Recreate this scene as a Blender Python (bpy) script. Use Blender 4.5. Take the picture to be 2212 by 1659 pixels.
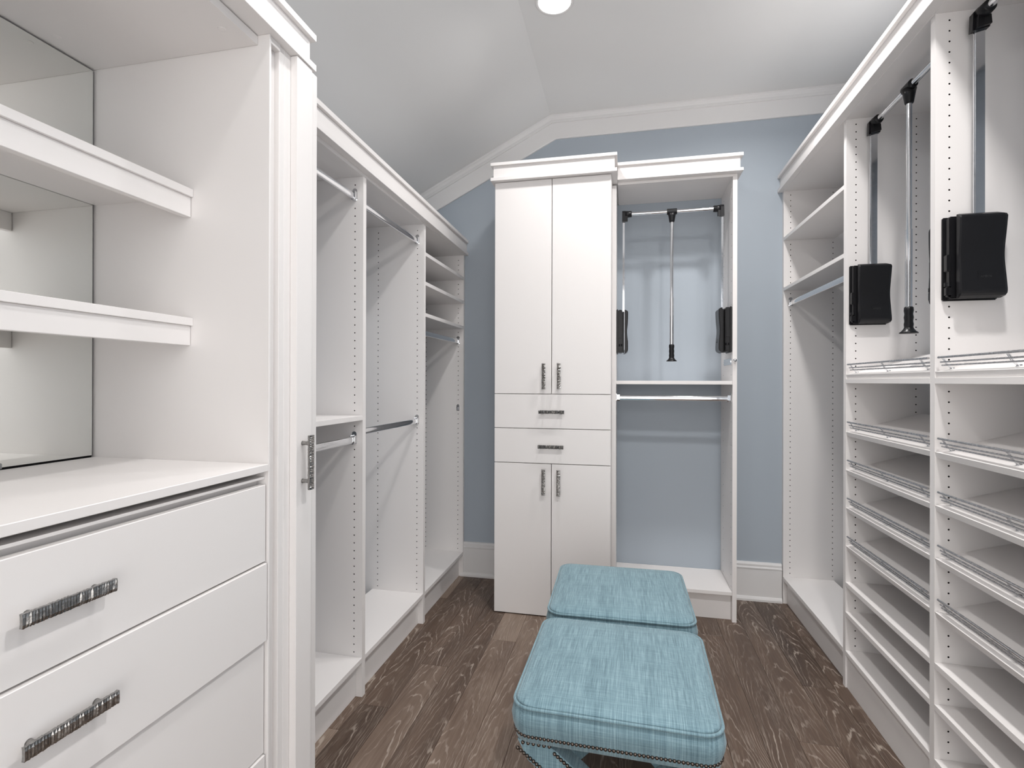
import bpy, bmesh, math, random
from mathutils import Vector, Matrix
R = math.radians
scene = bpy.context.scene
for o in list(bpy.data.objects):
    bpy.data.objects.remove(o)
COL = scene.collection

# ------------------------------------------------------------------ camera
CAM_H = 1.2937
cam_d = bpy.data.cameras.new('camera'); cam = bpy.data.objects.new('camera', cam_d); COL.objects.link(cam)
F_PX, CY = 1122.13, 823.31
cam_d.sensor_fit = 'HORIZONTAL'; cam_d.sensor_width = 36.0
cam_d.lens = F_PX / 2212 * 36.0
cam_d.shift_y = (CY - 829.5) / 2212
cam_d.clip_start = 0.02
cam.location = (0, 0, CAM_H)
cam.rotation_mode = 'XYZ'
cam.matrix_world = (Matrix.Translation((0, 0, CAM_H)) @ Matrix.Rotation(R(12.2581), 4, 'Z')
                    @ Matrix.Rotation(R(90 + 0.0557), 4, 'X') @ Matrix.Rotation(R(0.1435), 4, 'Z'))
scene.camera = cam

# ------------------------------------------------------------------ world, exposure
world = bpy.data.worlds.new('world'); scene.world = world; world.use_nodes = True
bg = world.node_tree.nodes['Background']
bg.inputs[0].default_value = (1.0, 0.98, 0.965, 1); bg.inputs[1].default_value = 3.3
scene.view_settings.view_transform = 'Standard'
scene.view_settings.look = 'None'
scene.view_settings.gamma = 1.0
scene.view_settings.use_curve_mapping = False
scene.view_settings.exposure = -0.09

# ------------------------------------------------------------------ room constants (metres)
XL, XR = -1.0491, 0.9173            # front planes of left and right shelving
WL, WR, WB, WF = -1.40, 1.245, 3.333, -1.25
ZC = 3.0064; XFOLD = -0.4722; SLOPE = 0.5018
ZWL = ZC - (XFOLD - WL) * SLOPE     # ceiling height at left wall
D1, D2, D3 = 1.9505, 2.609, 3.308   # near faces of left uprights
R1, R2, R3 = 1.8093, 2.457, 3.308   # near faces of right uprights
T = 0.025

# ------------------------------------------------------------------ materials
def lin(r, g, b):
    f = lambda c: (c / 255) / 12.92 if c <= 10 else (((c / 255) + 0.055) / 1.055) ** 2.4
    return (f(r), f(g), f(b), 1)
class NT:
    def __init__(s, name):
        s.m = bpy.data.materials.new(name); s.m.use_nodes = True
        s.t = s.m.node_tree; s.b = s.t.nodes['Principled BSDF']
    def n(s, typ, **kw):
        nd = s.t.nodes.new(typ)
        for k, v in kw.items():
            if k.startswith('i_'):
                key = k[2:]; key = int(key) if key.isdigit() else key.replace('_', ' ')
                nd.inputs[key].default_value = v
            else: setattr(nd, k, v)
        return nd
    def l(s, a, b): s.t.links.new(a, b)
    def math(s, op, a, b=None, c=None):
        nd = s.n('ShaderNodeMath', operation=op)
        for i, v in enumerate((a, b, c)):
            if v is None: continue
            if isinstance(v, (int, float)): nd.inputs[i].default_value = v
            else: s.l(v, nd.inputs[i])
        return nd.outputs[0]
    def coords(s, scale=(1, 1, 1), kind='Object', loc=(0, 0, 0)):
        tc = s.n('ShaderNodeTexCoord'); mp = s.n('ShaderNodeMapping')
        mp.inputs['Scale'].default_value = scale; mp.inputs['Location'].default_value = loc
        s.l(tc.outputs[kind], mp.inputs['Vector']); return mp.outputs[0]
    def noise(s, vec, scale=1, detail=2, rough=0.5, dist=0):
        nd = s.n('ShaderNodeTexNoise'); nd.inputs['Scale'].default_value = scale
        nd.inputs['Detail'].default_value = detail; nd.inputs['Roughness'].default_value = rough
        nd.inputs['Distortion'].default_value = dist
        if vec is not None: s.l(vec, nd.inputs['Vector'])
        return nd.outputs[0]
    def mix(s, fac, a, b):
        nd = s.n('ShaderNodeMix', data_type='RGBA')
        for sock, v in ((nd.inputs[0], fac), (nd.inputs[6], a), (nd.inputs[7], b)):
            if isinstance(v, (int, float, tuple)): sock.default_value = v
            else: s.l(v, sock)
        return nd.outputs[2]
    def rng(s, v, a, b, c=0.0, d=1.0, smooth=True):
        nd = s.n('ShaderNodeMapRange')
        nd.interpolation_type = 'SMOOTHSTEP' if smooth else 'LINEAR'
        s.l(v, nd.inputs[0])
        for i, x in enumerate((a, b, c, d)): nd.inputs[1 + i].default_value = x
        return nd.outputs[0]
    def bump(s, h, strength=0.1, dist=0.001):
        nd = s.n('ShaderNodeBump'); nd.inputs['Strength'].default_value = strength
        nd.inputs['Distance'].default_value = dist
        s.l(h, nd.inputs['Height']); s.l(nd.outputs[0], s.b.inputs['Normal'])
    def set(s, **kw):
        for k, v in kw.items():
            key = {'col': 'Base Color', 'rough': 'Roughness', 'metal': 'Metallic', 'spec': 'Specular IOR Level',
                   'sheen': 'Sheen Weight'}[k]
            if isinstance(v, (int, float, tuple)): s.b.inputs[key].default_value = v
            else: s.l(v, s.b.inputs[key])
        return s
def paint(name, c0, c1, rough, bump=0.05, scale=600):
    n = NT(name); co = n.coords()
    f = n.noise(co, 3.0, 3)
    n.set(col=n.mix(f, c0, c1), rough=rough)
    n.bump(n.noise(co, scale, 2), bump, 0.0004)
    return n.m
def melamine():
    n = NT('white_melamine'); co = n.coords((900, 900, 40))
    g = n.noise(co, 1.0, 2)
    co2 = n.coords(); f = n.noise(co2, 2.0, 2)
    c = n.mix(f, (0.846, 0.815, 0.800, 1), (0.863, 0.838, 0.825, 1))
    n.set(col=c, rough=n.rng(g, 0.3, 0.7, 0.34, 0.46), spec=0.4)
    n.bump(g, 0.06, 0.0003)
    return n.m
M = {}
M['white'] = melamine()
M['trim'] = paint('white_trim_paint', (0.80, 0.79, 0.785, 1), (0.82, 0.81, 0.805, 1), 0.35, 0.03, 200)
M['ceiling'] = paint('ceiling_paint', (0.83, 0.83, 0.825, 1), (0.85, 0.85, 0.845, 1), 0.75, 0.10, 350)
M['wall'] = paint('blue_grey_wall_paint', (0.410, 0.462, 0.518, 1), (0.425, 0.478, 0.534, 1), 0.55, 0.12, 300)
M['bore'] = paint('shaded_particle_board', (0.012, 0.009, 0.007, 1), (0.02, 0.015, 0.012, 1), 0.9)  # brown core blackened, so the shade inside drilled holes sits in the colour
M['shadow_gap'] = paint('shadow_gap_backing', (0.003, 0.003, 0.0035, 1), (0.006, 0.006, 0.007, 1), 0.7)  # near-black backing: shade of the gap round the mirror put into its colour
M['subfloor'] = paint('dark_subfloor', (0.02, 0.015, 0.012, 1), (0.03, 0.022, 0.017, 1), 0.8)
def metal(name, c0, c1, r0, r1, bump=0.0, scale=80):
    n = NT(name); co = n.coords(); f = n.noise(co, scale, 3)
    n.set(col=n.mix(f, c0, c1), metal=1.0, rough=n.rng(f, 0.3, 0.7, r0, r1))
    if bump: n.bump(f, bump, 0.0006)
    return n.m
M['chrome'] = metal('polished_chrome', (0.74, 0.75, 0.77, 1), (0.80, 0.81, 0.83, 1), 0.06, 0.11)
M['rail'] = metal('brushed_steel_wire', (0.52, 0.52, 0.53, 1), (0.62, 0.62, 0.63, 1), 0.22, 0.32)
M['pewter'] = metal('antique_pewter', (0.17, 0.165, 0.16, 1), (0.48, 0.47, 0.455, 1), 0.16, 0.30, 0.5, 160)
M['nail'] = metal('dark_bronze_nailhead', (0.10, 0.085, 0.075, 1), (0.20, 0.17, 0.15, 1), 0.22, 0.34)
M['clip'] = metal('grey_mirror_clip', (0.32, 0.33, 0.34, 1), (0.4, 0.41, 0.42, 1), 0.35, 0.5)
def plastic():
    n = NT('black_plastic'); co = n.coords(); f = n.noise(co, 900, 2)
    n.set(col=n.mix(f, (0.006, 0.006, 0.007, 1), (0.011, 0.011, 0.013, 1)), rough=0.33, spec=0.32)
    n.bump(f, 0.05, 0.0003)
    return n.m
M['black'] = plastic()
M['badge'] = paint('grey_moulded_lettering', (0.02, 0.02, 0.022, 1), (0.03, 0.03, 0.033, 1), 0.4)
def mirror_glass():
    n = NT('mirror_glass'); co = n.coords(); f = n.noise(co, 1.5, 2)
    n.set(col=n.mix(f, (0.84, 0.86, 0.84, 1), (0.86, 0.88, 0.86, 1)), metal=1.0, rough=0.01)
    return n.m
M['mirror'] = mirror_glass()
def fabric():
    n = NT('blue_slub_linen')
    a = n.noise(n.coords((520, 10, 10)), 1.0, 4, 0.65)
    b = n.noise(n.coords((10, 480, 480)), 1.0, 4, 0.65)
    broad = n.noise(n.coords((26, 2.0, 2.0)), 1.0, 2)
    fine = n.noise(n.coords(), 1500, 1)
    w = n.math('ADD', n.math('MULTIPLY', n.rng(a, 0.33, 0.70), 0.50), n.math('MULTIPLY', n.rng(b, 0.36, 0.72), 0.25))
    w = n.math('ADD', w, n.math('MULTIPLY', n.rng(broad, 0.3, 0.7), 0.12))
    w = n.math('ADD', w, n.math('MULTIPLY', fine, 0.12))
    ramp = n.n('ShaderNodeValToRGB')
    cr = ramp.color_ramp
    cr.elements[0].position = 0.10; cr.elements[0].color = lin(94, 120, 130)
    cr.elements[1].position = 0.95; cr.elements[1].color = lin(160, 186, 195)
    e = cr.elements.new(0.5); e.color = lin(125, 154, 164)
    n.l(w, ramp.inputs[0])
    n.set(col=ramp.outputs[0], rough=0.85, spec=0.15, sheen=0.25)
    n.bump(n.math('ADD', a, b), 0.35, 0.0008)
    return n.m
M['linen'] = fabric()
def wood():
    n = NT('limed_dark_oak')
    oi = n.n('ShaderNodeObjectInfo')
    sep = n.n('ShaderNodeSeparateColor'); n.l(oi.outputs['Color'], sep.inputs[0])
    tone, seed, cath = sep.outputs[0], sep.outputs[1], sep.outputs[2]
    tc = n.n('ShaderNodeTexCoord')
    off = n.n('ShaderNodeCombineXYZ')
    for i, k in enumerate((0.0, 37.0, 61.0)): n.l(n.math('MULTIPLY', seed, k), off.inputs[i])
    vm = n.n('ShaderNodeVectorMath', operation='ADD')
    n.l(tc.outputs['Object'], vm.inputs[0]); n.l(off.outputs[0], vm.inputs[1])
    P = vm.outputs[0]
    def mp(scale):
        m_ = n.n('ShaderNodeMapping'); m_.inputs['Scale'].default_value = scale; n.l(P, m_.inputs['Vector']); return m_.outputs[0]
    sx = n.n('ShaderNodeSeparateXYZ'); n.l(tc.outputs['Object'], sx.inputs[0])
    sy = n.n('ShaderNodeSeparateXYZ'); n.l(P, sy.inputs[0])
    wob = n.noise(mp((1.5, 1.8, 1.0)), 1.0, 2)
    wob2 = n.noise(mp((11, 2.6, 1.0)), 1.0, 4, 0.6)
    xc = n.math('ADD', n.math('SUBTRACT', sx.outputs[0], n.math('MULTIPLY', n.math('SUBTRACT', cath, 0.5), 0.20)),
                n.math('MULTIPLY', n.math('SUBTRACT', wob, 0.5), 0.10))
    r = n.math('MULTIPLY', n.math('MULTIPLY', xc, xc), 9.0)
    Fv = n.math('ADD', r, n.math('MULTIPLY', sy.outputs[1], 0.105))
    Fv = n.math('ADD', Fv, n.math('MULTIPLY', n.math('SUBTRACT', wob2, 0.5), 0.060))
    fr = n.math('FRACT', n.math('MULTIPLY', Fv, 70.0))
    pp = n.math('PINGPONG', fr, 0.5)                      # 0 at ring line .. 0.5
    line = n.rng(pp, 0.03, 0.14, 1.0, 0.0)
    brk = n.rng(n.noise(mp((60, 7, 1)), 1.0, 3, 0.6), 0.40, 0.62)
    line = n.math('MULTIPLY', line, n.math('ADD', n.math('MULTIPLY', brk, 0.80), 0.20))
    fade = n.rng(n.noise(mp((9, 1.1, 1)), 1.0, 2), 0.36, 0.60, 0.22, 1.0)
    line = n.math('MULTIPLY', line, fade)
    pores = n.rng(n.noise(mp((520, 11, 1)), 1.0, 2, 0.6), 0.54, 0.68)
    porem = n.rng(n.noise(mp((18, 2.2, 1)), 1.0, 2), 0.38, 0.62)
    pores = n.math('MULTIPLY', n.math('MULTIPLY', pores, porem), 0.60)
    lime = n.math('MINIMUM', n.math('MAXIMUM', n.math('MULTIPLY', line, 0.85), pores), 1.0)
    blot = n.noise(mp((10, 2.0, 1)), 1.0, 3, 0.6)
    streak = n.noise(mp((120, 2.5, 1)), 1.0, 2)
    tv = n.math('ADD', tone, n.math('MULTIPLY', n.math('SUBTRACT', blot, 0.5), 0.55))
    tv = n.math('ADD', tv, n.math('MULTIPLY', n.math('SUBTRACT', streak, 0.5), 0.22))
    ramp = n.n('ShaderNodeValToRGB'); cr = ramp.color_ramp
    cr.elements[0].position = 0.0; cr.elements[0].color = lin(60, 46, 38)
    cr.elements[1].position = 1.0; cr.elements[1].color = lin(166, 148, 133)
    e = cr.elements.new(0.45); e.color = lin(106, 88, 76)
    n.l(tv, ramp.inputs[0])
    limec = n.mix(tone, lin(184, 171, 158), lin(204, 192, 180))
    n.set(col=n.mix(n.math('MULTIPLY', lime, 0.74), ramp.outputs[0], limec), rough=n.rng(blot, 0.3, 0.7, 0.36, 0.5), spec=0.35)
    n.bump(n.math('SUBTRACT', 1.0, lime), 0.22, 0.0006)
    return n.m
M['oak'] = wood()
def lamp_lens():
    n = NT('lamp_lens'); co = n.coords(); f = n.noise(co, 20, 1)
    n.b.inputs['Base Color'].default_value = (0.9, 0.9, 0.9, 1)
    n.l(n.mix(f, (1.0, 0.965, 0.92, 1), (1.0, 0.97, 0.93, 1)), n.b.inputs['Emission Color'])
    n.b.inputs['Emission Strength'].default_value = 6.0
    return n.m
M['lens'] = lamp_lens()

# ------------------------------------------------------------------ mesh helpers
WO = {}          # world origin of every object (objects are only translated, things may also be turned)
def mk(name, verts, faces, mat, parent=None, fm=None, smooth=None, origin=None):
    vs = [Vector(v) for v in verts]
    if origin is None:
        lo = Vector([min(v[i] for v in vs) for i in range(3)]); hi = Vector([max(v[i] for v in vs) for i in range(3)])
        origin = (lo + hi) / 2
    origin = Vector(origin)
    me = bpy.data.meshes.new(name)
    me.from_pydata([v - origin for v in vs], [], faces)
    mats = mat if isinstance(mat, (list, tuple)) else [mat]
    for m_ in mats: me.materials.append(M[m_])
    if fm: me.polygons.foreach_set('material_index', fm)
    if smooth is True: me.polygons.foreach_set('use_smooth', [True] * len(me.polygons))
    elif smooth: me.polygons.foreach_set('use_smooth', smooth)
    me.update()
    o = bpy.data.objects.new(name, me); COL.objects.link(o)
    WO[o] = origin
    if parent is not None:
        o.parent = parent; o.location = origin - WO[parent]
    else: o.location = origin
    return o
def copy_to(o, offset, parent):
    c = o.copy(); COL.objects.link(c)
    WO[c] = WO[o] + Vector(offset); c.parent = parent
    c.location = WO[c] - (WO[parent] if parent else Vector((0, 0, 0)))
    return c
def thing(name, loc, label, cat, group=None):
    o = bpy.data.objects.new(name, None); o.empty_display_size = 0.05; COL.objects.link(o)
    o.location = loc; WO[o] = Vector(loc)
    o['label'] = label; o['category'] = cat
    if group: o['group'] = group
    return o
def tag(o, label=None, cat=None, group=None, kind=None):
    for k, v in (('label', label), ('category', cat), ('group', group), ('kind', kind)):
        if v: o[k] = v
    return o
class G:
    """collects geometry, then becomes ONE mesh object"""
    def __init__(s): s.v = []; s.f = []; s.m = []; s.s = []
    def add(s, v, f, m=0, sm=False):
        b = len(s.v); s.v += [tuple(x) for x in v]
        for q in f: s.f.append([b + i for i in q]); s.m.append(m); s.s.append(sm)
        return s
    def box(s, x0, x1, y0, y1, z0, z1, m=0, bev=0.0):
        if x1 < x0: x0, x1 = x1, x0
        if y1 < y0: y0, y1 = y1, y0
        if bev <= 0:
            v = [(x, y, z) for z in (z0, z1) for y in (y0, y1) for x in (x0, x1)]
            return s.add(v, [(0, 2, 3, 1), (4, 5, 7, 6), (0, 1, 5, 4), (2, 6, 7, 3), (0, 4, 6, 2), (1, 3, 7, 5)], m)
        bm = bmesh.new(); bmesh.ops.create_cube(bm, size=1)
        for q in bm.verts: q.co = Vector(((x0 + x1) / 2 + q.co.x * (x1 - x0), (y0 + y1) / 2 + q.co.y * (y1 - y0), (z0 + z1) / 2 + q.co.z * (z1 - z0)))
        bmesh.ops.bevel(bm, geom=list(bm.edges), offset=bev, segments=1, affect='EDGES')
        bm.verts.index_update()
        s.add([q.co[:] for q in bm.verts], [[q.index for q in f.verts] for f in bm.faces], m); bm.free(); return s
    def tube(s, pts, r, n=10, m=0, caps=True, closed=False, sq=(1, 1), up=None):
        pts = [Vector(p) for p in pts]; N = len(pts); v = []; rs = r if isinstance(r, (list, tuple)) else [r] * N
        ref = Vector(up) if up else None
        for i, p in enumerate(pts):
            if closed: d = pts[(i + 1) % N] - pts[i - 1]
            else: d = pts[min(i + 1, N - 1)] - pts[max(i - 1, 0)]
            d.normalize()
            a = ref if ref is not None else (Vector((0, 0, 1)) if abs(d.z) < 0.9 else Vector((1, 0, 0)))
            e1 = (a - d * a.dot(d)).normalized(); e2 = d.cross(e1)
            for k in range(n):
                t = 2 * math.pi * k / n
                v.append(p + e1 * (math.cos(t) * rs[i] * sq[0]) + e2 * (math.sin(t) * rs[i] * sq[1]))
        f = []
        for i in range(N if closed else N - 1):
            j = (i + 1) % N
            for k in range(n):
                f.append((i * n + k, i * n + (k + 1) % n, j * n + (k + 1) % n, j * n + k))
        s.add(v, f, m, True)
        if caps and not closed:
            s.add(v[:n], [tuple(range(n))[::-1]], m); s.add(v[-n:], [tuple(range(n))], m)
        return s
    def lathe(s, c, prof, n=20, m=0, axis=(0, 0, 1), sm=True):
        """prof: (radius, distance along axis)"""
        ax = Vector(axis).normalized(); a = Vector((1, 0, 0)) if abs(ax.x) < 0.9 else Vector((0, 1, 0))
        e1 = (a - ax * a.dot(ax)).normalized(); e2 = ax.cross(e1); c = Vector(c); v = []
        for r_, h in prof:
            for k in range(n):
                t = 2 * math.pi * k / n; v.append(c + ax * h + (e1 * math.cos(t) + e2 * math.sin(t)) * r_)
        f = []
        for i in range(len(prof) - 1):
            for k in range(n): f.append((i * n + k, i * n + (k + 1) % n, (i + 1) * n + (k + 1) % n, (i + 1) * n + k))
        f.append(tuple(range(n))[::-1]); f.append(tuple(range((len(prof) - 1) * n, len(prof) * n)))
        return s.add(v, f, m, sm)
    def prism(s, poly, fn, t0, t1, m=0, sm=False):
        """poly: 2D points; fn(a,b,t)->xyz; extruded from t0 to t1"""
        n = len(poly); v = [fn(a, b, t0) for a, b in poly] + [fn(a, b, t1) for a, b in poly]
        f = [(i, (i + 1) % n, n + (i + 1) % n, n + i) for i in range(n)]
        s.add(v, f, m, sm); s.add(v[:n], [tuple(range(n))[::-1]], m); s.add(v[n:], [tuple(range(n))], m); return s
    def obj(s, name, mat, parent=None, **kw):
        bm = bmesh.new()                                   # consistent outward normals
        vs = [bm.verts.new(v) for v in s.v]; bm.verts.index_update()
        keep = []
        for q, mi, sm in zip(s.f, s.m, s.s):
            try: f = bm.faces.new([vs[i] for i in q]); f.material_index = mi; f.smooth = sm
            except ValueError: pass
        bmesh.ops.recalc_face_normals(bm, faces=list(bm.faces))
        bm.verts.index_update()
        v = [q.co.copy() for q in bm.verts]; f = [[q.index for q in x.verts] for x in bm.faces]
        fm = [x.material_index for x in bm.faces]; sm = [x.smooth for x in bm.faces]; bm.free()
        return mk(name, v, f, mat, parent, fm=fm, smooth=sm, **kw)
def board(name, x0, x1, y0, y1, z0, z1, parent, mat='white', bev=0.0008):
    return G().box(x0, x1, y0, y1, z0, z1, bev=bev).obj(name, mat, parent)

def hole_panel(name, O, A, C, La, th, z0, z1, cols, zs, parent):
    """upright panel: face a in [0,La] along A from O, thickness th along C; shelf-pin holes drilled into the face"""
    O, A, C = Vector(O), Vector(A), Vector(C)
    P = lambda a, z, c: O + A * a + C * c + Vector((0, 0, z))
    g = G(); q = 0.011; rad = 0.0028; dep = 0.012
    # back, edges
    def quad(p, m=0): g.add(p, [(0, 1, 2, 3)], m)
    quad([P(0, z0, th), P(0, z1, th), P(La, z1, th), P(La, z0, th)])
    quad([P(0, z0, 0), P(0, z1, 0), P(0, z1, th), P(0, z0, th)])
    quad([P(La, z0, 0), P(La, z0, th), P(La, z1, th), P(La, z1, 0)])
    quad([P(0, z1, 0), P(La, z1, 0), P(La, z1, th), P(0, z1, th)])
    quad([P(0, z0, 0), P(0, z0, th), P(La, z0, th), P(La, z0, 0)])
    xs = [0.0]
    for c in sorted(cols): xs += [c - q, c + q]
    xs.append(La)
    for i in range(0, len(xs), 2): quad([P(xs[i], z0, 0), P(xs[i + 1], z0, 0), P(xs[i + 1], z1, 0), P(xs[i], z1, 0)])
    zs = sorted(zs)
    for c in cols:
        zb = z0
        for z in zs + [None]:
            top = z1 if z is None else z - 0.015
            if top > zb + 1e-5: quad([P(c - q, zb, 0), P(c + q, zb, 0), P(c + q, top, 0), P(c - q, top, 0)])
            if z is None: break
            out = [(q, 0), (q, .015), (0, .015), (-q, .015), (-q, 0), (-q, -.015), (0, -.015), (q, -.015)]
            inn = [(rad * math.cos(k * math.pi / 4), rad * math.sin(k * math.pi / 4)) for k in range(8)]
            v = [P(c + a, z + b, 0) for a, b in out] + [P(c + a, z + b, 0) for a, b in inn] + [P(c + a, z + b, dep) for a, b in inn]
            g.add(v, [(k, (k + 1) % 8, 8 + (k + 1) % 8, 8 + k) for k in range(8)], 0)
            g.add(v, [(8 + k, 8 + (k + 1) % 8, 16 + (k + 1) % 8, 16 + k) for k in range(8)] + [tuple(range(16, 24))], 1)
            zb = z + 0.015
    # orientation is irrelevant for these opaque faces
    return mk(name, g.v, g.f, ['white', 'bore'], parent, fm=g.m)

# ------------------------------------------------------------------ ROOM SHELL
def struct(o): o['kind'] = 'structure'; return o
th = 0.10
# floor: dark sub-floor with every plank a part
floor = struct(board('floor', WL - th, WR + th, WF - th, WB + th, -0.08, -0.012, None, 'subfloor', 0))
tag(floor, 'dark brown oak plank floor with pale limed grain')
PW = 0.127; X0 = -0.908 - 4 * PW
joints = {0: [0.2, 1.3, 2.6], 1: [0.5, 2.0], 2: [0.8, 1.75, 2.95], 3: [0.25, 1.91, 3.1], 4: [0.6, 2.241], 5: [0.1, 1.35, 2.71], 6: [0.75, 2.53],
          7: [0.35, 1.5, 3.0], 8: [0.9, 2.1], 9: [0.2, 1.7, 2.9], 10: [1.1, 2.5], 11: [0.4, 1.9, 3.05], 12: [0.8, 2.3], 13: [0.15, 1.5, 2.7],
          14: [1.0, 2.815], 15: [0.3, 1.65, 3.1], 16: [0.9, 2.05], 17: [0.4, 2.43], 18: [0.7, 1.4, 2.9], 19: [0.2, 1.9], 20: [1.0, 2.6]}
tones = {(3, 1): .18, (3, 2): .30, (4, 1): .50, (4, 2): .38, (5, 2): .30, (5, 3): .25, (6, 1): .52, (6, 2): .66, (7, 2): .52, (7, 1): .5,
         (3, 3): .2, (14, 1): .34, (14, 2): .26, (15, 1): .40, (15, 2): .32, (16, 1): .42, (16, 2): .30, (17, 1): .20, (17, 2): .16, (18, 1): .24, (18, 2): .22,
         (8, 1): .5, (8, 2): .45, (13, 2): .42, (13, 1): .42}
rnd = random.Random(5)
for c in range(21):
    xa = X0 + c * PW; xb = xa + PW
    xa_, xb_ = max(xa, WL), min(xb, WR)
    if xb_ - xa_ < 0.01: continue
    ys = [WF] + [WF + 0.9 + 0.13 * (c % 4)] + joints[c] + [WB]
    ys = [WF] + sorted(y for y in ys[1:-1] if WF + .2 < y < WB - .12) + [WB]
    for i in range(len(ys) - 1):
        pl = G().box(xa_ + .0004, xb_ - .0004, ys[i] + .0004, ys[i + 1] - .0004, -0.012, 0.0, bev=0.0009).obj('plank', 'oak', floor)
        jj = sum(1 for y in joints[c] if y <= ys[i] + 1e-6)
        tn = tones.get((c, jj), 0.25 + 0.4 * rnd.random())
        pl.color = (tn, rnd.random(), 0.2 + 0.6 * rnd.random(), 1)
# walls
def poly_wall(name, pts, y0, y1, mat):
    g = G(); g.prism(pts, lambda a, b, t: (a, t, b), y0, y1); return struct(g.obj(name, mat))
prof = [(WL, 0), (WR, 0), (WR, ZC), (XFOLD, ZC), (WL, ZWL)]
wall_back = tag(poly_wall('wall_back', prof, WB, WB + th, 'wall'), 'blue grey painted back wall with sloped upper corner')
wl = tag(struct(board('wall_left', WL - th, WL, WF - th, WB + th, 0, ZWL, None, 'wall', 0)), 'blue grey side wall behind the left shelving')
wr = tag(struct(board('wall_right', WR, WR + th, WF - th, WB + th, 0, ZC, None, 'wall', 0)), 'blue grey side wall behind the right shelving')
# front wall behind the camera, white for bounce; opening added to admit fill light
DX0, DX1, DZ = -0.55, 1.15, 2.55
g = G()
g.box(WL, DX0, WF - th, WF, 0, ZWL - .02); g.box(DX1, WR, WF - th, WF, 0, ZC); g.box(DX0, DX1, WF - th, WF, DZ, ZC)
g.prism([(WL, ZWL - .02), (DX0, ZWL - .02), (DX0, ZC), (XFOLD, ZC), (WL, ZWL)], lambda a, b, t: (a, t, b), WF - th, WF)
tag(struct(g.obj('wall_front', 'trim')), 'white wall with wide opening added for fill light behind the camera')
# ceiling: flat part and slope
g = G(); g.prism([(WR + th, ZC), (XFOLD, ZC), (WL - th, ZWL - th * SLOPE), (WL - th, ZWL + .1), (XFOLD, ZC + .1), (WR + th, ZC + .1)],
                 lambda a, b, t: (a, t, b), WF - th, WB + th)
ceil = tag(struct(g.obj('ceiling', 'ceiling')), 'pale ceiling, flat on the right and sloping down to the left')
# crown moulding on back wall, swept along the ceiling line (mitred)
path = [(WR, ZC), (XFOLD, ZC), (WL, ZWL)]
cp = [(0, 0), (0, .026), (.010, .026), (.016, .021), (.030, .017), (.037, .017), (.038, .021), (.050, .021), (.051, .0145), (.146, .0145), (.151, .011), (.151, 0)]
al = math.atan(SLOPE)
def crown_pt(i, d):
    x, z = path[i]
    if i == 0: return (x, z - d)
    if i == 1: return (x + d * math.tan(al / 2), z - d)
    return (x, z - d / math.cos(al))
g = G(); n = len(cp); v = []
for i in range(3):
    for d, p in cp:
        x, z = crown_pt(i, d); v.append((x, WB - p, z))
f = [(i * n + k, i * n + (k + 1) % n, (i + 1) * n + (k + 1) % n, (i + 1) * n + k) for i in range(2) for k in range(n)]
g.add(v, f); g.add(v[:n], [tuple(range(n))]); g.add(v[-n:], [tuple(range(n))])
tag(struct(g.obj('trim_1', 'trim')), 'white crown moulding following the ceiling slope on the back wall')
# baseboards on the back wall
bp = [(0, 0), (.030, 0), (.030, .012), (.024, .022), (.0175, .026), (.0175, .186), (.021, .190), (.021, .196), (.015, .201), (.0165, .214), (.010, .224), (0, .2255)]
def baseboard(name, x0, x1, label):
    g = G(); g.prism(bp, lambda a, b, t: (t, WB - a, b), x0, x1); return tag(struct(g.obj(name, 'trim')), label)
baseboard('baseboard_back', -1.068, -0.716, 'white baseboard between left shelving and tall cabinet')
baseboard('baseboard_right', 0.591, 0.903, 'white baseboard between open hanging bay and right shelving')

# ------------------------------------------------------------------ recessed lights
def can(x, y, label, power, zc=ZC):
    t = thing('recessed_light', (x, y, zc), label, 'ceiling light', 'recessed ceiling lights')
    G().lathe((x, y, zc), [(.074, -.0005), (.074, -.003), (.086, -.0035), (.088, -.0015), (.088, 0)], 40).obj('trim_ring', 'trim', t)
    G().lathe((x, y, zc), [(.0735, -.0022), (.0735, -.001)], 40).obj('lens', 'lens', t)
    ld = bpy.data.lights.new('downlight', 'AREA'); ld.shape = 'DISK'; ld.size = 0.145; ld.energy = power; ld.spread = R(154)
    ld.color = (1.0, 0.98, 0.965)
    lo = bpy.data.objects.new('downlight', ld); COL.objects.link(lo); lo.parent = t; lo.location = (0, 0, -.006)
    return t
can(-.314, 2.327, 'round white recessed light in the ceiling, at the top edge of the photo', 7.8)
can(.62, 2.36, 'round recessed ceiling light above the right shelving, far one', 13.2)
can(-.314, .95, 'round recessed ceiling light above the dresser side', 7.5)
can(.62, .95, 'round recessed ceiling light above the near right shelving', 18.0)

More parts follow.
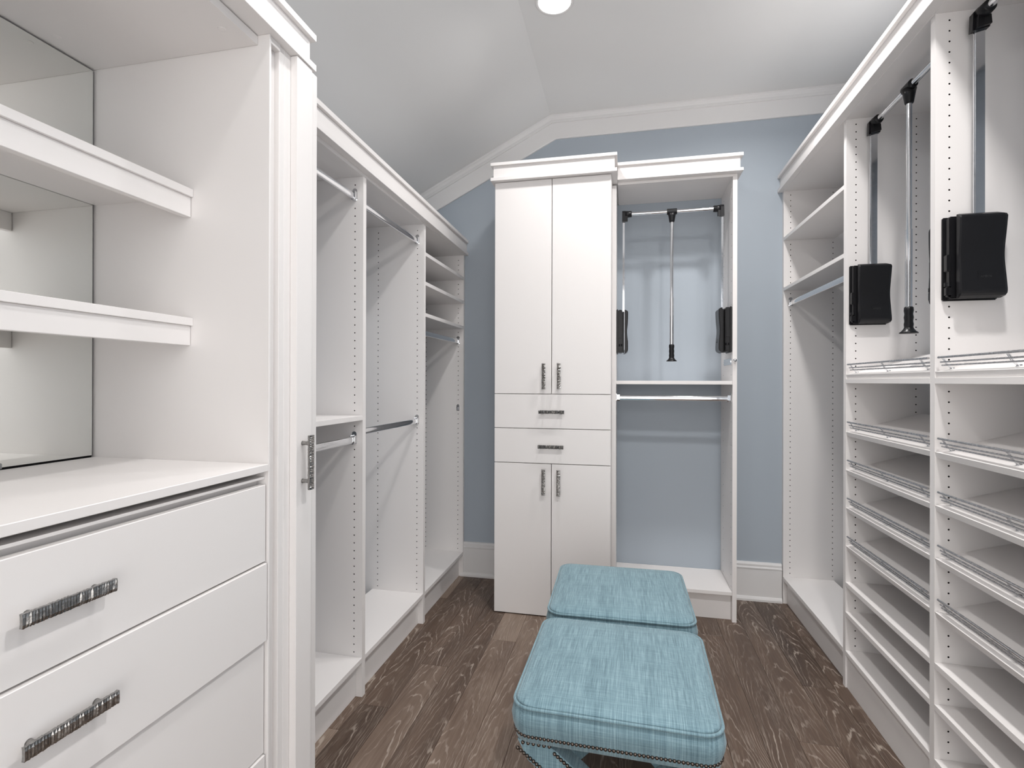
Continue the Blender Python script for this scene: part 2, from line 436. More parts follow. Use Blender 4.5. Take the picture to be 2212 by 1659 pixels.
# ------------------------------------------------------------------ small fittings
def handle(name, c, L, W, N, length, width, parent, seed, stand=0.030):
    """wavy cast bar pull; c = centre on the mounting face, L along, W across, N outwards"""
    rr = random.Random(seed); c, L, W, N = Vector(c), Vector(L), Vector(W), Vector(N)
    g = G(); nx, ny = 64, 4
    ridge = [0.0] * (nx + 1); skew = [rr.uniform(-1, 1) for _ in range(nx + 1)]
    for i in range(nx + 1): ridge[i] = (0.0012 if i % 2 else -0.0008) * rr.uniform(.35, 1.25)
    edge = [rr.uniform(-.0005, .0007) for _ in range(nx + 1)]
    v = []
    for i in range(nx + 1):
        for j in range(ny + 1):
            a = (i / nx - .5) * length + (j / ny - .5) * 0.0011 * skew[i] * (0 if i in (0, nx) else 1)
            b = (j / ny - .5) * (width + 2 * edge[i]); fall = 0.0 if i in (0, nx) else (.35 if j in (0, ny) else 1)
            v.append(c + L * a + W * b + N * (stand + ridge[i] * fall - (0.001 if j in (0, ny) else 0)))
    q = ny + 1
    g.add(v, [(i * q + j, (i + 1) * q + j, (i + 1) * q + j + 1, i * q + j + 1) for i in range(nx) for j in range(ny)], 0, False)
    back = [p - N * (0.0055) for p in v]
    rim = [i * q for i in range(nx + 1)] + [nx * q + j for j in range(1, q)] + [i * q + ny for i in range(nx - 1, -1, -1)] + [j for j in range(ny - 1, 0, -1)]
    vb = [v[k] for k in rim] + [Vector(back[k]) for k in rim]; m_ = len(rim)
    g.add(vb, [(k, (k + 1) % m_, m_ + (k + 1) % m_, m_ + k) for k in range(m_)])
    g.add(vb[m_:], [tuple(range(m_))])
    for s_ in (-1, 1):
        g.lathe(c + L * (s_ * length * .35), [(.0062, 0), (.0056, .004), (.0050, .010), (.0058, .016), (.0085, stand - .0055)], 12, axis=N)
    return g.obj(name, 'pewter', parent)
def rod(name, p0, p1, parent, out, br=(True, True)):
    """flat oval hanging rod between two panels with chrome end cups; out = +1/-1 not used for shape"""
    p0, p1 = Vector(p0), Vector(p1); d = (p1 - p0).normalized(); w = d.cross(Vector((0, 0, 1)))
    hw, hh = .0072, .0150
    poly = []
    for k in range(16):
        t = 2 * math.pi * k / 16
        poly.append((hw * max(-1, min(1, math.cos(t) * 1.0)), (hh - hw) * (1 if math.sin(t) > 0.01 else -1 if math.sin(t) < -.01 else 0) + hw * math.sin(t)))
    g = G(); n = len(poly)
    v = [p + w * a + Vector((0, 0, b)) for p in (p0 + d * .003, p1 - d * .003) for a, b in poly]
    g.add(v, [(i, (i + 1) % n, n + (i + 1) % n, n + i) for i in range(n)], 0, True); g.add(v[:n], [tuple(range(n))]); g.add(v[n:], [tuple(range(n))])
    r_ = g.obj(name, 'chrome', parent)
    for p, s_, on in ((p0, 1, br[0]), (p1, -1, br[1])):
        if not on: continue
        g = G(); e = d * s_
        cup = [(-.0105, .018), (-.0105, -.010), (-.006, -.0175), (.006, -.0175), (.0105, -.010), (.0105, .018), (.0085, .018), (.0085, -.009), (.005, -.0150), (-.005, -.0150), (-.0085, -.009), (-.0085, .018)]
        g.prism(cup, lambda a, b, t: p + w * a + Vector((0, 0, b)) + e * t, 0.0005, .020)
        ear = [(-.0105, -.016)] + [(.0105, -.016)] + [(.0105 * math.cos(t), .024 + .0105 * math.sin(t)) for t in [math.pi * k / 8 for k in range(9)]]
        g.prism(ear, lambda a, b, t: p + w * a + Vector((0, 0, b)) + e * t, 0.0002, .0022)
        g.obj('rod_bracket', 'chrome', r_)
    return r_

# ------------------------------------------------------------------ LEFT HANGING UNIT
lu = thing('wall_shelving', (XL, 2.3, 0), 'long white hanging shelving along the left wall with chrome rods', 'shelving')
LB = WL + 0.012                       # back of panels
zsL = [0.181 + .032 * k for k in range(61)]
def lpanel(y, name='upright'):
    return hole_panel(name, (XL, y, 0), (-1, 0, 0), (0, 1, 0), XL - LB, T, 0, 2.1335, [.037, .264], zsL, lu)
lpanel(D1); lpanel(D2)
hole_panel('upright', (XL, D3, 0), (-1, 0, 0), (0, 1, 0), XL - LB, WB - D3 - .001, 0, 2.1335, [.037, .264], zsL, lu)
board('upright', LB, XL, 1.3235, 1.3485, 0, 2.1335, lu)
SB = -1.3445                          # back of shelves (a dark slit is left behind them)
board('top_panel', LB, XL, 1.3235, WB - .001, 2.1340, 2.1525, lu)
def lshelf(y0, y1, z0, z1, name='shelf'): return board(name, SB, XL + .0005, y0 + .0006, y1 - .0006, z0, z1, lu)
B1, B2, B3 = (1.3485, D1), (D1 + T, D2), (D2 + T, D3)
for b in (B1, B2, B3):
    lshelf(*b, .1430, .1625, 'bottom_shelf')
    board('toe_kick', -1.096, -1.0775, b[0] + .0006, b[1] - .0006, 0.0, .1428, lu)
lshelf(*B1, 1.1342, 1.1535)
for z in (1.9890, 1.8310, 1.6620): lshelf(*B3, z - .0200, z)
XRD = -1.0865
for b, z in ((B1, 2.052), (B1, 1.0535), (B2, 2.0445), (B2, 1.0820), (B3, 1.5610)):
    rod('hanging_rod', (XRD, b[0], z), (XRD, b[1], z), lu, 1)
# a leftover empty rod cup on the end panel
g = G(); ear = [(-.0095, -.018), (.0095, -.018)] + [(.0095 * math.cos(math.pi * k / 8), .014 + .0095 * math.sin(math.pi * k / 8)) for k in range(9)]
g.prism(ear, lambda a, b, t: (XRD + a, D3 - t, 1.118 + b), 0.0002, .003)
g.tube([(XRD, D3 - .003, 1.124), (XRD, D3 - .012, 1.118), (XRD, D3 - .012, 1.108)], .003, 8)
tag(g.obj('rod_bracket', 'chrome', lu), 'small empty chrome rod bracket')
def crown_y(parent, xin, xs, y0, y1, zs, zdrop=0.0, xshift=0.0, endin=0.0):
    """straight crown along Y: (strip, fascia, cap); xs = front x of strip, fascia, cap; zs = z pairs"""
    par = None
    for nm, x, (za, zb) in zip(('crown_fascia', 'crown_strip', 'crown_cap'), (xs[1], xs[0], xs[2]), (zs[1], zs[0], zs[2])):
        g = G().box(xin, x, y0, y1 - (endin if nm == 'crown_fascia' else 0), za, zb, bev=.0008)
        g.v = [(vx + xshift * (vy - y0) / (y1 - y0), vy, vz - zdrop * (vy - y0) / (y1 - y0)) for vx, vy, vz in g.v]
        o = g.obj(nm, 'white', par or parent)
        par = par or o
    return par
crown_y(lu, LB, (-1.0155, -1.027, -1.0155), 1.3235, WB - .001, ((2.1526, 2.171), (2.171, 2.2345), (2.2345, 2.2535)), .018, -.008)

# ------------------------------------------------------------------ NARROW PULL-OUT CABINET
nc = thing('narrow_cabinet', (-.855, 1.24, 0), 'narrow tall white pull-out cabinet between dresser and left hanging shelving', 'cabinet')
board('side_panel', LB, -.8552, 1.1566, 1.1766, 0, 2.1428, nc)
board('side_panel', LB, -.8552, 1.3018, 1.3218, 0, 2.1565, nc)
board('face_stile', -.8752, -.855, 1.1764, 1.208, 0.0, 2.1428, nc)
board('face_stile', -.8752, -.855, 1.262, 1.3016, 0.0, 2.1428, nc)
board('top_panel', LB, -.8552, 1.2810, 1.3016, 2.1430, 2.1565, nc)
nd = board('door', -.8545, -.8345, 1.2015, 1.267, .006, 2.1410, nc)
handle('handle', (-.8345, 1.228, 1.0795), (0, 0, 1), (0, 1, 0), (1, 0, 0), .1430, .0205, nd, 11, .029)

# ------------------------------------------------------------------ DRESSER WITH MIRROR NICHE
YP = 1.1139; Y0D = 0.157; XD = -.850
dr = thing('dresser', (-1.1, .63, 0), 'white built-in dresser with drawers, mirror niche and two floating shelves at left', 'dresser')
board('side_panel', LB, XD, YP, YP + .0060, 0, 2.1428, dr)
board('filler_strip', LB, -.869, YP + .0061, 1.1565, 0, 2.1250, dr)
board('filler_rail', LB, XD - .002, YP + .0061, 1.1565, 2.1251, 2.1428, dr)
board('side_panel', LB, XD, Y0D - .025, Y0D, 0, 2.1428, dr)
board('top_panel', LB, -.8826, Y0D + .0005, YP - .0005, 2.1187, 2.1405, dr)
for x_, y_ in ((-.925, 1.045), (-1.335, .985)):
    G().lathe((x_, y_, 2.1187), [(.0095, 0), (.0092, -.0006), (.008, -.0008)], 18).obj('screw_cap', 'white', dr)
board('back_panel', LB, -1.3865, Y0D + .0005, YP - .0005, .10, 2.118, dr, 'shadow_gap', 0)
zD = [(.855, 1.0410, .005), (.6625, .8505, .0), (.3875, .6580, .0085), (.1000, .3835, .0045)]
for k, (z0, z1, rec) in enumerate(zD):
    xf = XD - rec
    d_ = board('drawer', xf - .019, xf, Y0D + .0035, YP - .0035, z0, z1, dr, bev=.0010)
    board('drawer_box', -1.33, xf - .0195, Y0D + .02, YP - .02, z0 + .02, z1 - .05, d_)
    zc_ = {0: .9515, 1: .7640, 2: .520, 3: .242}[k]
    handle('handle', (xf, .6420, zc_), (0, 1, 0), (0, 0, 1), (1, 0, 0), .1410, .0205, d_, 20 + k, .0235)
board('top_rail', -.905, -.860, Y0D + .0005, YP - .0005, 1.0540, 1.0600, dr)
board('front_rail', -.9, -.882, Y0D + .0005, YP - .0005, 1.0300, 1.0538, dr)
board('toe_kick', -.93, -.91, Y0D + .0005, YP - .0005, 0, .097, dr)
for zt, zb_ in ((1.7779, 1.7078), (1.4523, 1.3834)):
    s_ = board('floating_shelf', -1.3755, -1.0685, Y0D + .0005, YP - .0005, zt - .0195, zt, dr)
    board('shelf_fascia', -1.0945, -1.0755, Y0D + .0008, YP - .0012, zb_, zt - .0197, s_)
crown_y(dr, LB + .05, (-.8305, -.8425, -.8305), Y0D - .03, 1.2805, ((2.1430, 2.1616), (2.1616, 2.2254), (2.2254, 2.2435)), endin=.0125)
ct = tag(board('countertop', -1.3760, XD + .0005, Y0D + .0006, YP - .0006, 1.0735, 1.0915, None, bev=.0012), 'white countertop of the dresser below the mirror', 'countertop')
mr = thing('wall_mirror', (-1.381, .63, 1.0925), 'large frameless mirror behind the floating shelves of the dresser', 'mirror')
g = G().box(-1.3835, -1.3780, Y0D + .006, YP - .0062, 1.0965, 2.1135)
g.m = [0 if all(abs(g.v[i][0] + 1.3780) < 1e-6 for i in q) else 1 for q in g.f]
g.obj('glass', ['mirror', 'shadow_gap'], mr)
for y, z, s_ in ((.700, 2.1155, -1), (.42, 2.1155, -1), (.890, 1.0945, 1), (.40, 1.0945, 1)):
    G().box(-1.3800, -1.3735, y - .013, y + .013, z - (.012 if s_ < 0 else 0.002), z + (.002 if s_ < 0 else .012), bev=.002).obj('mirror_clip', 'clip', mr)

# ------------------------------------------------------------------ TALL CABINET (TOWER)
YT, YO = 2.8315, 2.9874
XTL, XTR = -.7147, -.0739
tw = thing('tall_cabinet', (-.393, 3.09, 0), 'tall white cabinet with four doors and two drawers against the back wall', 'cabinet')
YBT = WB - .001
board('side_panel', XTL, XTL + .019, YT + .0205, YBT, .0, 2.410, tw)
board('side_panel', XTR - .019, XTR + .0015, YT + .0205, YBT, .0, 2.410, tw)
board('back_panel', XTL + .019, XTR - .019, YBT - .012, YBT, .0, 2.410, tw)
for z in (.085, .832, 1.025, 1.217, 2.391): board('shelf', XTL + .0192, XTR - .0192, YT + .023, YBT - .0125, z, z + .018, tw)
XM = -.3930
def front(name, x0, x1, z0, z1, hc, vert, seed):
    d_ = board(name, x0, x1, YT, YT + .0195, z0, z1, tw, bev=.0009)
    handle('handle', (hc[0], YT, hc[1]), (0, 0, 1) if vert else (1, 0, 0), (1, 0, 0) if vert else (0, 0, 1), (0, -1, 0), .1405, .0195, d_, seed, .030)
front('door', XTL, XM - .0018, 1.2275, 2.4080, (-.4335, 1.323), True, 31)
front('door', XM + .0018, XTR, 1.2275, 2.4080, (-.3500, 1.324), True, 32)
front('drawer', XTL, XTR, 1.0372, 1.2238, (-.3907, 1.1282), False, 33)
front('drawer', XTL, XTR, .8446, 1.0332, (-.3944, .9378), False, 34)
front('door', XTL, XM - .0018, .0060, .8406, (-.4337, .7440), True, 35)
front('door', XM + .0018, XTR, .0060, .8406, (-.3512, .7432), True, 36)
def crown_box(parent, x0, x1, yf, ov, zs, left=True, right=True):
    lo = ov if left else 0; ro = ov if right else 0
    f_ = board('crown_fascia', x0 + lo, x1 - ro, yf + ov, YBT, zs[1], zs[2], parent)
    board('crown_strip', x0, x1, yf, YBT, zs[0], zs[1], f_)
    board('crown_cap', x0, x1, yf, YBT, zs[2], zs[3], f_)
crown_box(tw, -.7339, -.0423, 2.800, .0135, (2.4105, 2.4290, 2.4945, 2.5112))

# ------------------------------------------------------------------ OPEN HANGING BAY
XOL, XOR, XI0, XI1 = -.0722, .5895, -.0482, .5672
ou = thing('open_closet', (.26, 3.16, 0), 'open white hanging bay beside the tall cabinet on the back wall', 'closet')
board('upright', XOL, XI0, YO, YBT, 0, 2.4030, ou)
hole_panel('upright', (XI1, YO, 0), (0, 1, 0), (1, 0, 0), YBT - YO, XOR - XI1, 0, 2.4030, [.037, .264], [.181 + .064 * k for k in range(35)], ou)
board('top_shelf', -.0417, XOR, YO, YBT, 2.4032, 2.4185, ou)
board('middle_shelf', XI0 + .0005, XI1 - .0005, YO, YBT, 1.2810, 1.3005, ou)
board('bottom_shelf', XI0 + .0005, XI1 - .0005, YO, 3.306, .1425, .1620, ou)
board('back_cleat', XI0 + .0005, XI1 - .0005, 3.313, YBT, .100, .1610, ou)
board('toe_kick', XI0 + .0005, XI1 - .0005, 3.0205, 3.040, 0, .1423, ou)
rod('hanging_rod', (XI0, 3.0275, 1.2035), (XI1, 3.0275, 1.2035), ou, 1)
crown_box(ou, -.0420, .6131, 2.950, .0138, (2.4190, 2.4352, 2.4985, 2.5160), left=False)
g = G().box(XI1 - .005, XI1 - .0003, 3.000, 3.215, 1.3890, 1.4240, bev=.001)
g.box(XI1 - .0075, XI1 - .005, 3.01, 3.205, 1.4010, 1.4120, bev=.0005)
vr = g.obj('valet_rod', 'chrome', ou)
g = G().tube([(XI1 - .004, 3.05, 1.4075), (XI1 + .004, 2.995, 1.4095), (.5765, 2.975, 1.4105)], .0035, 10)
g.lathe((.5770, 2.976, 1.4105), [(.0008, -.0095), (.0055, -.008), (.0088, -.004), (.0096, 0), (.0088, .004), (.0055, .008), (.0008, .0095)], 20, axis=(0, -1, 0))
tag(g.obj('knob', 'chrome', vr), 'round chrome pull knob')

# ------------------------------------------------------------------ RIGHT SHELVING
ru = thing('wall_shelving', (XR, 2.3, 0), 'long white shoe shelving along the right wall with slanted shelves', 'shelving')
RB = WR - .012
R0 = 1.165
zsR = [2.387 - .032 * k for k in range(70)]
ZTR = 2.4110
FX = .0105                                       # far bay stands slightly out of square
def sk(o):                                       # shift far bay pieces
    me = o.data; off = WO[o]
    for v in me.vertices:
        y = v.co.y + off.y
        if y > R2 + T: v.co.x -= FX * (y - R2 - T) / (R3 - R2 - T)
    return o
def rpanel(y, t=T): return hole_panel('upright', (XR, y, 0), (1, 0, 0), (0, 1, 0), RB - XR, t, 0, ZTR, [.037, .2605], zsR, ru)
rpanel(R0); rpanel(R1); rpanel(R2); sk(rpanel(R3, WB - R3 - .001))
C1, C2, C3 = (R0 + T, R1), (R1 + T, R2), (R2 + T, R3)
SBR = 1.186
sk(board('top_panel', XR, RB, R0, WB - .001, ZTR + .0002, ZTR + .0185, ru))
for b in (C1, C2, C3):
    sk(board('bottom_shelf', XR - .0005, SBR, b[0] + .0006, b[1] - .0006, .1370 if b is C3 else .1380, .1570, ru))
    sk(board('toe_kick', XR + (.022 if b is C3 else .006), XR + .040, b[0] + .0006, b[1] - .0006, 0, .1368, ru))
for z in (2.1415, 1.8475): sk(board('shelf', XR - .0005, SBR, C3[0] + .0006, C3[1] - .0006, z - .0190, z, ru))
rod('hanging_rod', (.9545, C3[0], 1.7560), (.9440, C3[1], 1.7560), ru, 1)
SL = 0.29; an = math.atan(SL)
fences = []
for bi, b in enumerate((C2, C1)):
    board('fixed_shelf', XR - .0005, SBR + .02, b[0] + .0006, b[1] - .0006, 1.2900, 1.3090, ru)
    for z in (.4480, .3215): board('shelf', XR - .0005, SBR + .02, b[0] + .0006, b[1] - .0006, z - .0185, z, ru)
    for si, z in enumerate((1.3270, 1.0840, .9230, .7630, .6010)):
        ca, sa = math.cos(an), math.sin(an); dd = .292; tt = .0185
        pr = [(XR + .0003, z), (XR + .0003 + dd * ca, z + dd * sa), (XR + .0003 + dd * ca + tt * sa, z + dd * sa - tt * ca), (XR + .0003 + tt * sa, z - tt * ca)]
        G().prism(pr, lambda a, c, t: (a, t, c), b[0] + .0006, b[1] - .0006).obj('slanted_shelf', 'white', ru)
        fences.append((bi, si, z))
crown_y(ru, RB, (.879, .8925, .879), R0 - .02, WB - .001, ((2.4130, 2.4310), (2.4310, 2.4960), (2.4960, 2.5145)))
# shoe fences
ordn = ['topmost', 'second', 'third', 'fourth', 'fifth']
def ribbon(g, pts, y0, y1, t):
    p = [Vector((a, 0, b)) for a, b in pts]; n = len(p); nor = []
    for i in range(n):
        d = (p[min(i + 1, n - 1)] - p[max(i - 1, 0)]).normalized(); nor.append(Vector((-d.z, 0, d.x)) * t)
    poly = [(q.x, q.z) for q in p] + [((q + w).x, (q + w).z) for q, w in list(zip(p, nor))[::-1]]
    g.prism(poly, lambda a, b, tt: (a, tt, b), y0, y1, 0, False)
proto = {}
for bi, si, z in fences:
    bay = 'middle right bay' if bi == 0 else 'nearest right bay'
    ya, yb = ((1.846, 2.441) if bi == 0 else (1.200, 1.793))
    feet = ((2.4215, 2.155, 1.895) if bi == 0 else (1.777, 1.510, 1.245))
    t = thing('shoe_fence', (XR + .02, (ya + yb) / 2, z), 'three-rail steel shoe fence on the %s slanted shelf of the %s' % (ordn[si], bay), 'shoe fence', 'shoe fences')
    if bi not in proto:
        parts = []
        for dx, dz, r_ in ((.0013, .0425, .0036), (.0072, .0285, .0026), (.0108, .0188, .0026)):
            parts.append(G().tube([(XR + dx, ya, z + dz), (XR + dx, yb, z + dz)], r_, 10).obj('rail', 'rail', t))
        for y in feet:
            g = G()
            for s_ in (-.0032, .0032):
                ribbon(g, [(XR + .0275, z + .0085), (XR + .0250, z + .0120), (XR + .0175, z + .0195), (XR + .0125, z + .0275), (XR + .0080, z + .0365), (XR + .0035, z + .0405)], y + s_ - .0014, y + s_ + .0014, .0022)
            g.lathe((XR + .0285, y, z + .0085), [(.0068, -.0005), (.0068, .0012), (.0045, .0030), (.0008, .0034)], 14, axis=(-math.sin(an), 0, math.cos(an)))
            parts.append(g.obj('bracket', 'chrome', t))
        proto[bi] = (z, parts)
    else:
        z00, parts = proto[bi]
        for p in parts: copy_to(p, (0, 0, z - z00), t)

# ------------------------------------------------------------------ PULL-DOWN WARDROBE LIFTS
def lettering(txt, c, along, out, size, parent):
    # raised moulded letters; 'along' runs to the reader's right
    cu = bpy.data.curves.new('lettering', 'FONT'); cu.body = txt; cu.size = size; cu.extrude = .0003
    cu.align_x = 'CENTER'; cu.align_y = 'CENTER'
    to = bpy.data.objects.new('lettering', cu); COL.objects.link(to)
    bpy.context.view_layer.update()
    me = bpy.data.meshes.new_from_object(to.evaluated_get(bpy.context.evaluated_depsgraph_get()))
    bpy.data.objects.remove(to)
    a = Vector(along).normalized(); o_ = Vector(out).normalized(); up_ = Vector((0, 0, 1))
    if a.cross(up_).dot(o_) < 0: a = -a
    v = [Vector(c) + a * q.co.x + up_ * q.co.y + o_ * (q.co.z + .0002) for q in me.vertices]
    return mk('badge_lettering', v, [list(p.vertices) for p in me.polygons], 'badge', parent)
def lift(base, U, Wd, width, zb, zrail, zgrip, label, name='pull_down_rod'):
    """U into the closet, Wd from the first panel to the second; base = front lower corner on the first panel face"""
    B, U, Wd = Vector(base), Vector(U), Vector(Wd)
    P = lambda u, w, z: B + U * u + Wd * w + Vector((0, 0, z))
    t = thing(name, P(.09, width / 2, zb), label, 'closet lift', 'pull-down closet lifts')
    H = .250
    def obox(g, u0, u1, w0, w1, z0, z1, bev=.003):
        bm = bmesh.new(); bmesh.ops.create_cube(bm, size=1)
        for q in bm.verts: q.co = Vector(((u0 + u1) / 2 + q.co.x * (u1 - u0), (w0 + w1) / 2 + q.co.y * (w1 - w0), (z0 + z1) / 2 + q.co.z * (z1 - z0)))
        bmesh.ops.bevel(bm, geom=list(bm.edges), offset=bev, segments=2, affect='EDGES'); bm.verts.index_update()
        g.add([P(*q.co) for q in bm.verts], [[q.index for q in f.verts] for f in bm.faces], 0); bm.free()
    for side in (0, 1):
        w_ = (lambda w: w) if side == 0 else (lambda w: width - w)
        def sbox(g, u0, u1, wa, wb, z0, z1, bev=.003):
            a, b = sorted((w_(wa), w_(wb))); obox(g, u0, u1, a, b, z0, z1, bev)
        g = G(); sbox(g, .010, .150, .0003, .0105, zb, zb + H, .003)                 # mounting plate
        sbox(g, .016, .140, .0100, .0330, zb + .004, zb + H - .003, .004)            # spring case
        sbox(g, .060, .135, .0330, .0440, zb + .006, zb + H - .006, .003)            # core behind the slot
        box_ = g.obj('spring_box', 'black', t)
        # wavy cover
        n = 40; g = G(); vo = []; uo = .026
        def wav(s_):                                                                 # outer face height over the panel
            return .0655 - .0058 * math.exp(-((s_ - .50) / .20) ** 2) - (.010 * max(0, (.10 - s_) / .10) ** 2) - (.006 * max(0, (s_ - .95) / .05) ** 2)
        for i in range(n + 1):
            s_ = i / n; z = zb + .001 + (H - .004) * s_; wo = wav(s_)
            k = .0035
            tq = max(0.0, (abs(s_ - .5) - .445) / .055); cq = 1 - math.sqrt(max(0.0, 1 - tq * tq))
            u1 = .1505 - .004 * math.sin(math.pi * s_) * 1.5 - .014 * cq; wo -= .006 * cq
            ring = [(uo, .046), (uo, wo - k), (uo + k, wo), (u1 - .012, wo), (u1 - .004, wo - .004), (u1, wo - .012), (u1, .046)]
            vo += [P(u, w_(w), z) for u, w in ring]
        r_ = 7
        g.add(vo, [(i * r_ + j, i * r_ + (j + 1) % r_, (i + 1) * r_ + (j + 1) % r_, (i + 1) * r_ + j) for i in range(n) for j in range(r_)], 0, False)
        g.add(vo[:r_], [tuple(range(r_))]); g.add(vo[-r_:], [tuple(range(r_))])
        cv = g.obj('cover', 'black', box_)
        # moulded badge recess on the cover
        g = G(); sb = .16
        zc0, zc1 = zb + .045, zb + .076; wb_ = wav(.24)
        sbox(g, .070, .110, wb_ - .0012, wb_ + .0004, zc0, zc1, .0003)
        g.obj('badge', 'black', box_)
        lettering('AMBOS', P(.090, w_(wb_ + .0005), (zc0 + zc1) / 2), U, Wd * (1 if side == 0 else -1), .0085, box_)
        # latch on the slot side
        g = G(); sbox(g, .011, .030, .0110, .0300, zb + .085, zb + .135, .002); g.obj('latch', 'black', box_)
        g = G(); sbox(g, .009, .024, .0140, .0330, zb + .010, zb + .041, .004)
        g.tube([P(.0165, w_(.0235), zb + .040), P(.0165, w_(.0235), zb + .052)], .0095, 12)
        g.obj('damper', 'black', box_)
        # arm: flat chrome bar in the slot
        g = G(); sbox(g, .072, .100, .0345, .0450, zb + .02, zrail - .012, .003); g.obj('arm', 'chrome', t)
        # corner connector
        g = G()
        ztop = zrail + .018
        prof_ = [(.064, zrail - .048), (.066, zrail + .004), (.078, ztop), (.104, ztop), (.108, zrail + .006), (.108, zrail - .040)]
        a0, a1 = w_(.0310), w_(.0490)
        g.prism(prof_, lambda a, b, tt: P(a, tt, b), a0, a1)
        g.lathe(P(.088, w_(.049), zrail), [(.020, 0), (.0185, .012), (.0175, .034), (.0150, .036)], 18, axis=Wd * (1 if side == 0 else -1))
        g.prism([(.070, zrail - .046), (.106, zrail - .038), (.104, zrail - .012), (.072, zrail - .012)], lambda a, b, tt: P(a, tt, b), w_(.049), w_(.062))
        g.obj('corner_connector', 'black', t)
    # telescopic rail
    zr = zrail
    G().tube([P(.088, .05, zr), P(.088, width - .05, zr)], .0105, 16).obj('rail', 'chrome', t)
    # tee joint
    g = G(); c = width / 2
    g.tube([P(.088, c - .027, zr), P(.088, c + .027, zr)], .0165, 18)
    g.lathe(P(.088, c, zr - .008), [(.0230, 0), (.0190, -.020), (.0145, -.048), (.0130, -.052)], 18)
    g.obj('tee_joint', 'black', t)
    # pull rod with grip
    zt = zr - .05; zg = zgrip + .0965
    g = G(); g.tube([P(.088, c, zt), P(.088, c, zg + (zt - zg) * .37)], .0088, 16); g.obj('pull_rod', 'chrome', t)
    g = G(); g.tube([P(.088, c, zg + (zt - zg) * .375), P(.088, c, zg - .004)], .0108, 16); ps = g.obj('pull_rod_sleeve', 'chrome', t)
    g = G()
    pr = [(.0118, .0965), (.0142, .094), (.0150, .083), (.0132, .071), (.0134, .068), (.0150, .058), (.0134, .046), (.0134, .043), (.0150, .033), (.0138, .022), (.0165, .016), (.0225, .008), (.0290, .003), (.0290, .0)]
    g.lathe(P(.088, c, zgrip), pr, 24); g.obj('grip', 'black', t)
    return t
lift((XI0, YO + .006, 0), (0, 1, 0), (1, 0, 0), XI1 - XI0, 1.4560, 2.2640, 1.4115, 'chrome and black pull-down rod in the open bay on the back wall')
lift((XR, R2, 0), (1, 0, 0), (0, -1, 0), R2 - R1 - T, 1.5360, 2.3660, 1.4720, 'chrome and black pull-down rod in the middle bay of the right shelving')
lift((XR + .005, R1, 0), (1, 0, 0), (0, -1, 0), R1 - R0 - T, 1.5390, 2.3660, 1.4720, 'chrome and black pull-down rod in the nearest right bay, cut by the photo edge')

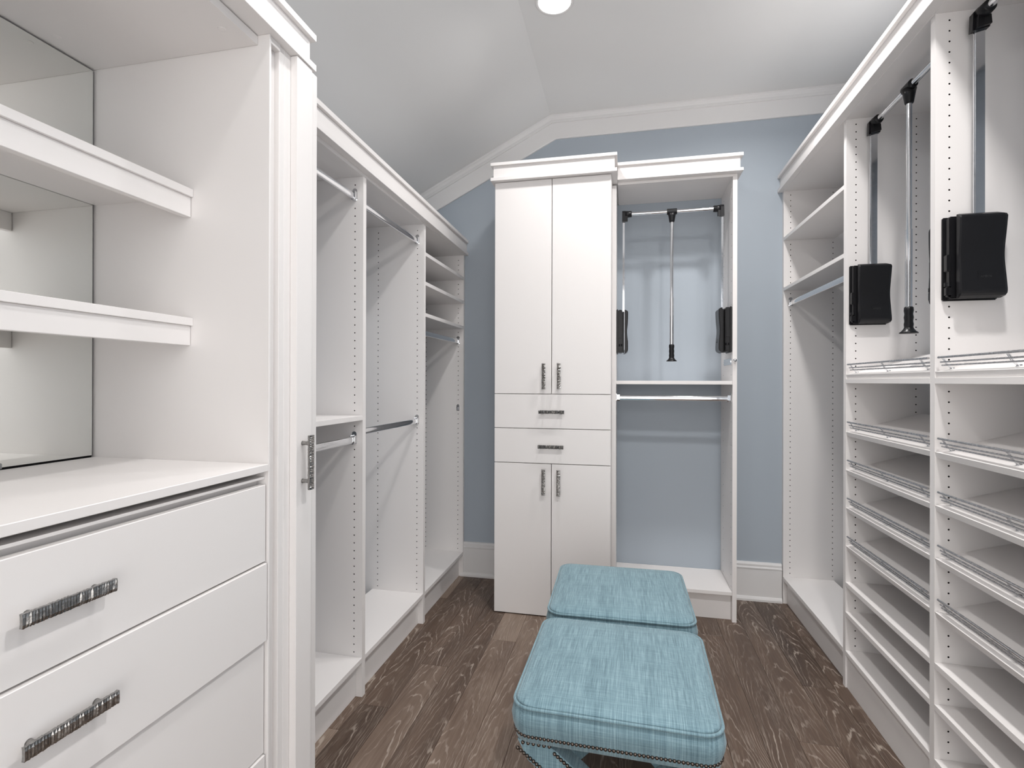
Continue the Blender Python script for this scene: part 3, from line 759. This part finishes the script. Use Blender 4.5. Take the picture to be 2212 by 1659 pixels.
# ------------------------------------------------------------------ OTTOMANS
def rrect(hx, hy, r, n=7):
    pts = []
    for cx, cy, a0 in ((hx - r, hy - r, 0), (-hx + r, hy - r, 90), (-hx + r, -hy + r, 180), (hx - r, -hy + r, 270)):
        for k in range(n + 1):
            t = R(a0 + 90 * k / n); pts.append((cx + r * math.cos(t), cy + r * math.sin(t)))
    # extra points along the straight sides
    out = []
    for i, p in enumerate(pts):
        q = pts[(i + 1) % len(pts)]; out.append(p)
        d = math.dist(p, q)
        if (i + 1) % (n + 1) == 0:
            for k in range(1, 8): out.append((p[0] + (q[0] - p[0]) * k / 8, p[1] + (q[1] - p[1]) * k / 8))
    return out
nail_mesh = None
def ottoman(loc, rot, label, H=.484, h=.2535, seed=1):
    """built about its own origin, then turned and moved"""
    rr = random.Random(seed)
    t = thing('ottoman', (0, 0, 0), label, 'ottoman', 'blue square ottomans')
    def loft(levels, wob=0.0):
        g = G(); v = []; n = None
        for z, ins, rad in levels:
            ring = rrect(h - ins, h - ins, max(.012, rad))
            n = len(ring)
            for i, p in enumerate(ring): v.append((p[0], p[1], z + (wob * math.sin(i * 1.7 + z * 90) if wob else 0)))
        f = [(i * n + k, i * n + (k + 1) % n, (i + 1) * n + (k + 1) % n, (i + 1) * n + k) for i in range(len(levels) - 1) for k in range(n)]
        f += [tuple(range((len(levels) - 1) * n, len(levels) * n)), tuple(range(n))[::-1]]
        g.add(v, f, 0, True); return g
    loft([(H - .006, .012, .045), (H + .001, .004, .05), (H + .005, .010, .05), (H + .0095, .03, .05), (H + .014, .07, .05), (H + .017, .12, .05), (H + .0185, .18, .05), (H + .0188, .235, .01)]).obj('seat_cushion', 'linen', t)
    loft([(H - .089, .010, .040), (H - .088, .006, .042), (H - .070, .003, .046), (H - .052, -.003, .05), (H - .034, -.006, .054), (H - .016, -.002, .052), (H - .008, .003, .05), (H - .005, .008, .05)]).obj('upholstered_apron', 'linen', t)
    ring = rrect(h - .0015, h - .0015, .05); G().tube([(x, y, H - .002) for x, y in ring], .0042, 8, closed=True).obj('piping', 'linen', t)
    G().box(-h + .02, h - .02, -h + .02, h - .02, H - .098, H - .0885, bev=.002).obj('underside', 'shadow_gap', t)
    # X legs front and back
    z1 = H - .0885
    def bar(sgn, yf, thk, nails):
        L_ = .445; n = 14; hw = .034; ps = []
        k2 = (z1 - .66 * L_) / L_ ** 2
        for i in range(n + 1):
            dx = L_ * i / n; x = -.2225 + dx; z = z1 - .66 * dx - k2 * dx * dx; ps.append((x, z, -.66 - 2 * k2 * dx))
        top, bot = [], []
        for x, z, sl in ps:
            l_ = math.hypot(1, sl); nx, nz = -sl / l_, 1 / l_
            top.append((x + nx * hw, min(z + nz * hw, z1))); bot.append((x - nx * hw, max(z - nz * hw, 0)))
        top[-1] = (top[-1][0] + .004, 0.0); bot[0] = (bot[0][0] + .004, z1)
        poly = [(sgn * a, b) for a, b in top + bot[::-1]]
        g = G(); N = len(top)
        v = [(a, yf, b) for a, b in poly] + [(a, yf + thk, b) for a, b in poly]; m_ = len(poly)
        for i in range(N - 1):
            j0, j1 = i, i + 1; k0, k1 = m_ - 1 - i, m_ - 2 - i
            g.add([v[j0], v[j1], v[k1], v[k0]], [(0, 1, 2, 3)]); g.add([v[m_ + j0], v[m_ + j1], v[m_ + k1], v[m_ + k0]], [(0, 1, 2, 3)])
        g.add(v, [(i, (i + 1) % m_, m_ + (i + 1) % m_, m_ + i) for i in range(m_)])
        leg = g.obj('leg', 'linen', t)
        if nails:
            pts = []
            def along(poly_, step=.0098):
                out = []; acc = 0; prev = poly_[0]; out.append(prev)
                for q in poly_[1:]:
                    d = math.dist(prev, q); 
                    while acc + d >= step:
                        f_ = (step - acc) / d; prev = (prev[0] + (q[0] - prev[0]) * f_, prev[1] + (q[1] - prev[1]) * f_); out.append(prev); d = math.dist(prev, q); acc = 0
                    acc += d; prev = q
                return out
            inset = lambda P_, s_: [(x + s_ * (-sl / math.hypot(1, sl)) * (hw - .0075), z + s_ * (1 / math.hypot(1, sl)) * (hw - .0075)) for x, z, sl in P_]
            up_, dn_ = inset(ps, 1), inset(ps, -1)
            up_ = [p for p in up_ if p[1] < z1 - .006 and p[1] > .004]; dn_ = [p for p in dn_ if p[1] < z1 - .006 and p[1] > .006]
            pts += along(up_) + along(dn_)
            xa, xb = dn_[0][0], up_[0][0]
            pts += [(xa + (xb - xa) * k / 7, z1 - .0065) for k in range(1, 7)]
            for a, b in pts: nail((sgn * a, yf - .0002, b), (0, -1, 0), leg)
        return leg
    def nail(p, N, parent):
        global nail_mesh
        if nail_mesh is None:
            g = G().lathe((0, 0, 0), [(.0050, -.0002), (.0049, .0010), (.0041, .0028), (.0026, .0040), (.0004, .0045)], 12)
            o = g.obj('nailhead', 'nail', None, origin=(0, 0, 0)); nail_mesh = o.data
            COL.objects.unlink(o); WO.pop(o); bpy.data.objects.remove(o)
        o = bpy.data.objects.new('nailhead', nail_mesh); COL.objects.link(o)
        WO[o] = Vector(p); o.parent = parent; o.location = WO[o] - WO[parent]
        o.rotation_euler = Vector((0, 0, 1)).rotation_difference(Vector(N)).to_euler()
    bar(1, -h + .014, .046, True); bar(-1, -h + .0146, .0454, True)
    bar(1, h - .060, .046, False); bar(-1, h - .0606, .0454, False)
    # nail row round the apron
    ring = rrect(h - .0035, h - .0035, .046, 10); step = .0099; acc = 0.0
    for i, p in enumerate(ring):
        q = ring[(i + 1) % len(ring)]; d = math.dist(p, q); nrm = Vector((q[1] - p[1], -(q[0] - p[0]), 0)).normalized()
        s_ = -acc
        while True:
            s_ += step
            if s_ > d: acc = d - (s_ - step); break
            x, y = p[0] + (q[0] - p[0]) * s_ / d, p[1] + (q[1] - p[1]) * s_ / d
            if y < h * .2: nail((x, y, H - .0715), nrm, t)
    t.location = loc; t.rotation_euler = (0, 0, R(rot)); WO[t] = Vector(loc)
    return t
ottoman((-.0190, 1.5160, 0), -1.3, 'nearer pale blue linen ottoman with nailhead trim and crossed legs', seed=1)
ottoman((-.0170, 2.0620, 0), 0.6, 'farther pale blue linen ottoman standing before the tall cabinet', seed=2)
bpy.context.view_layer.update()
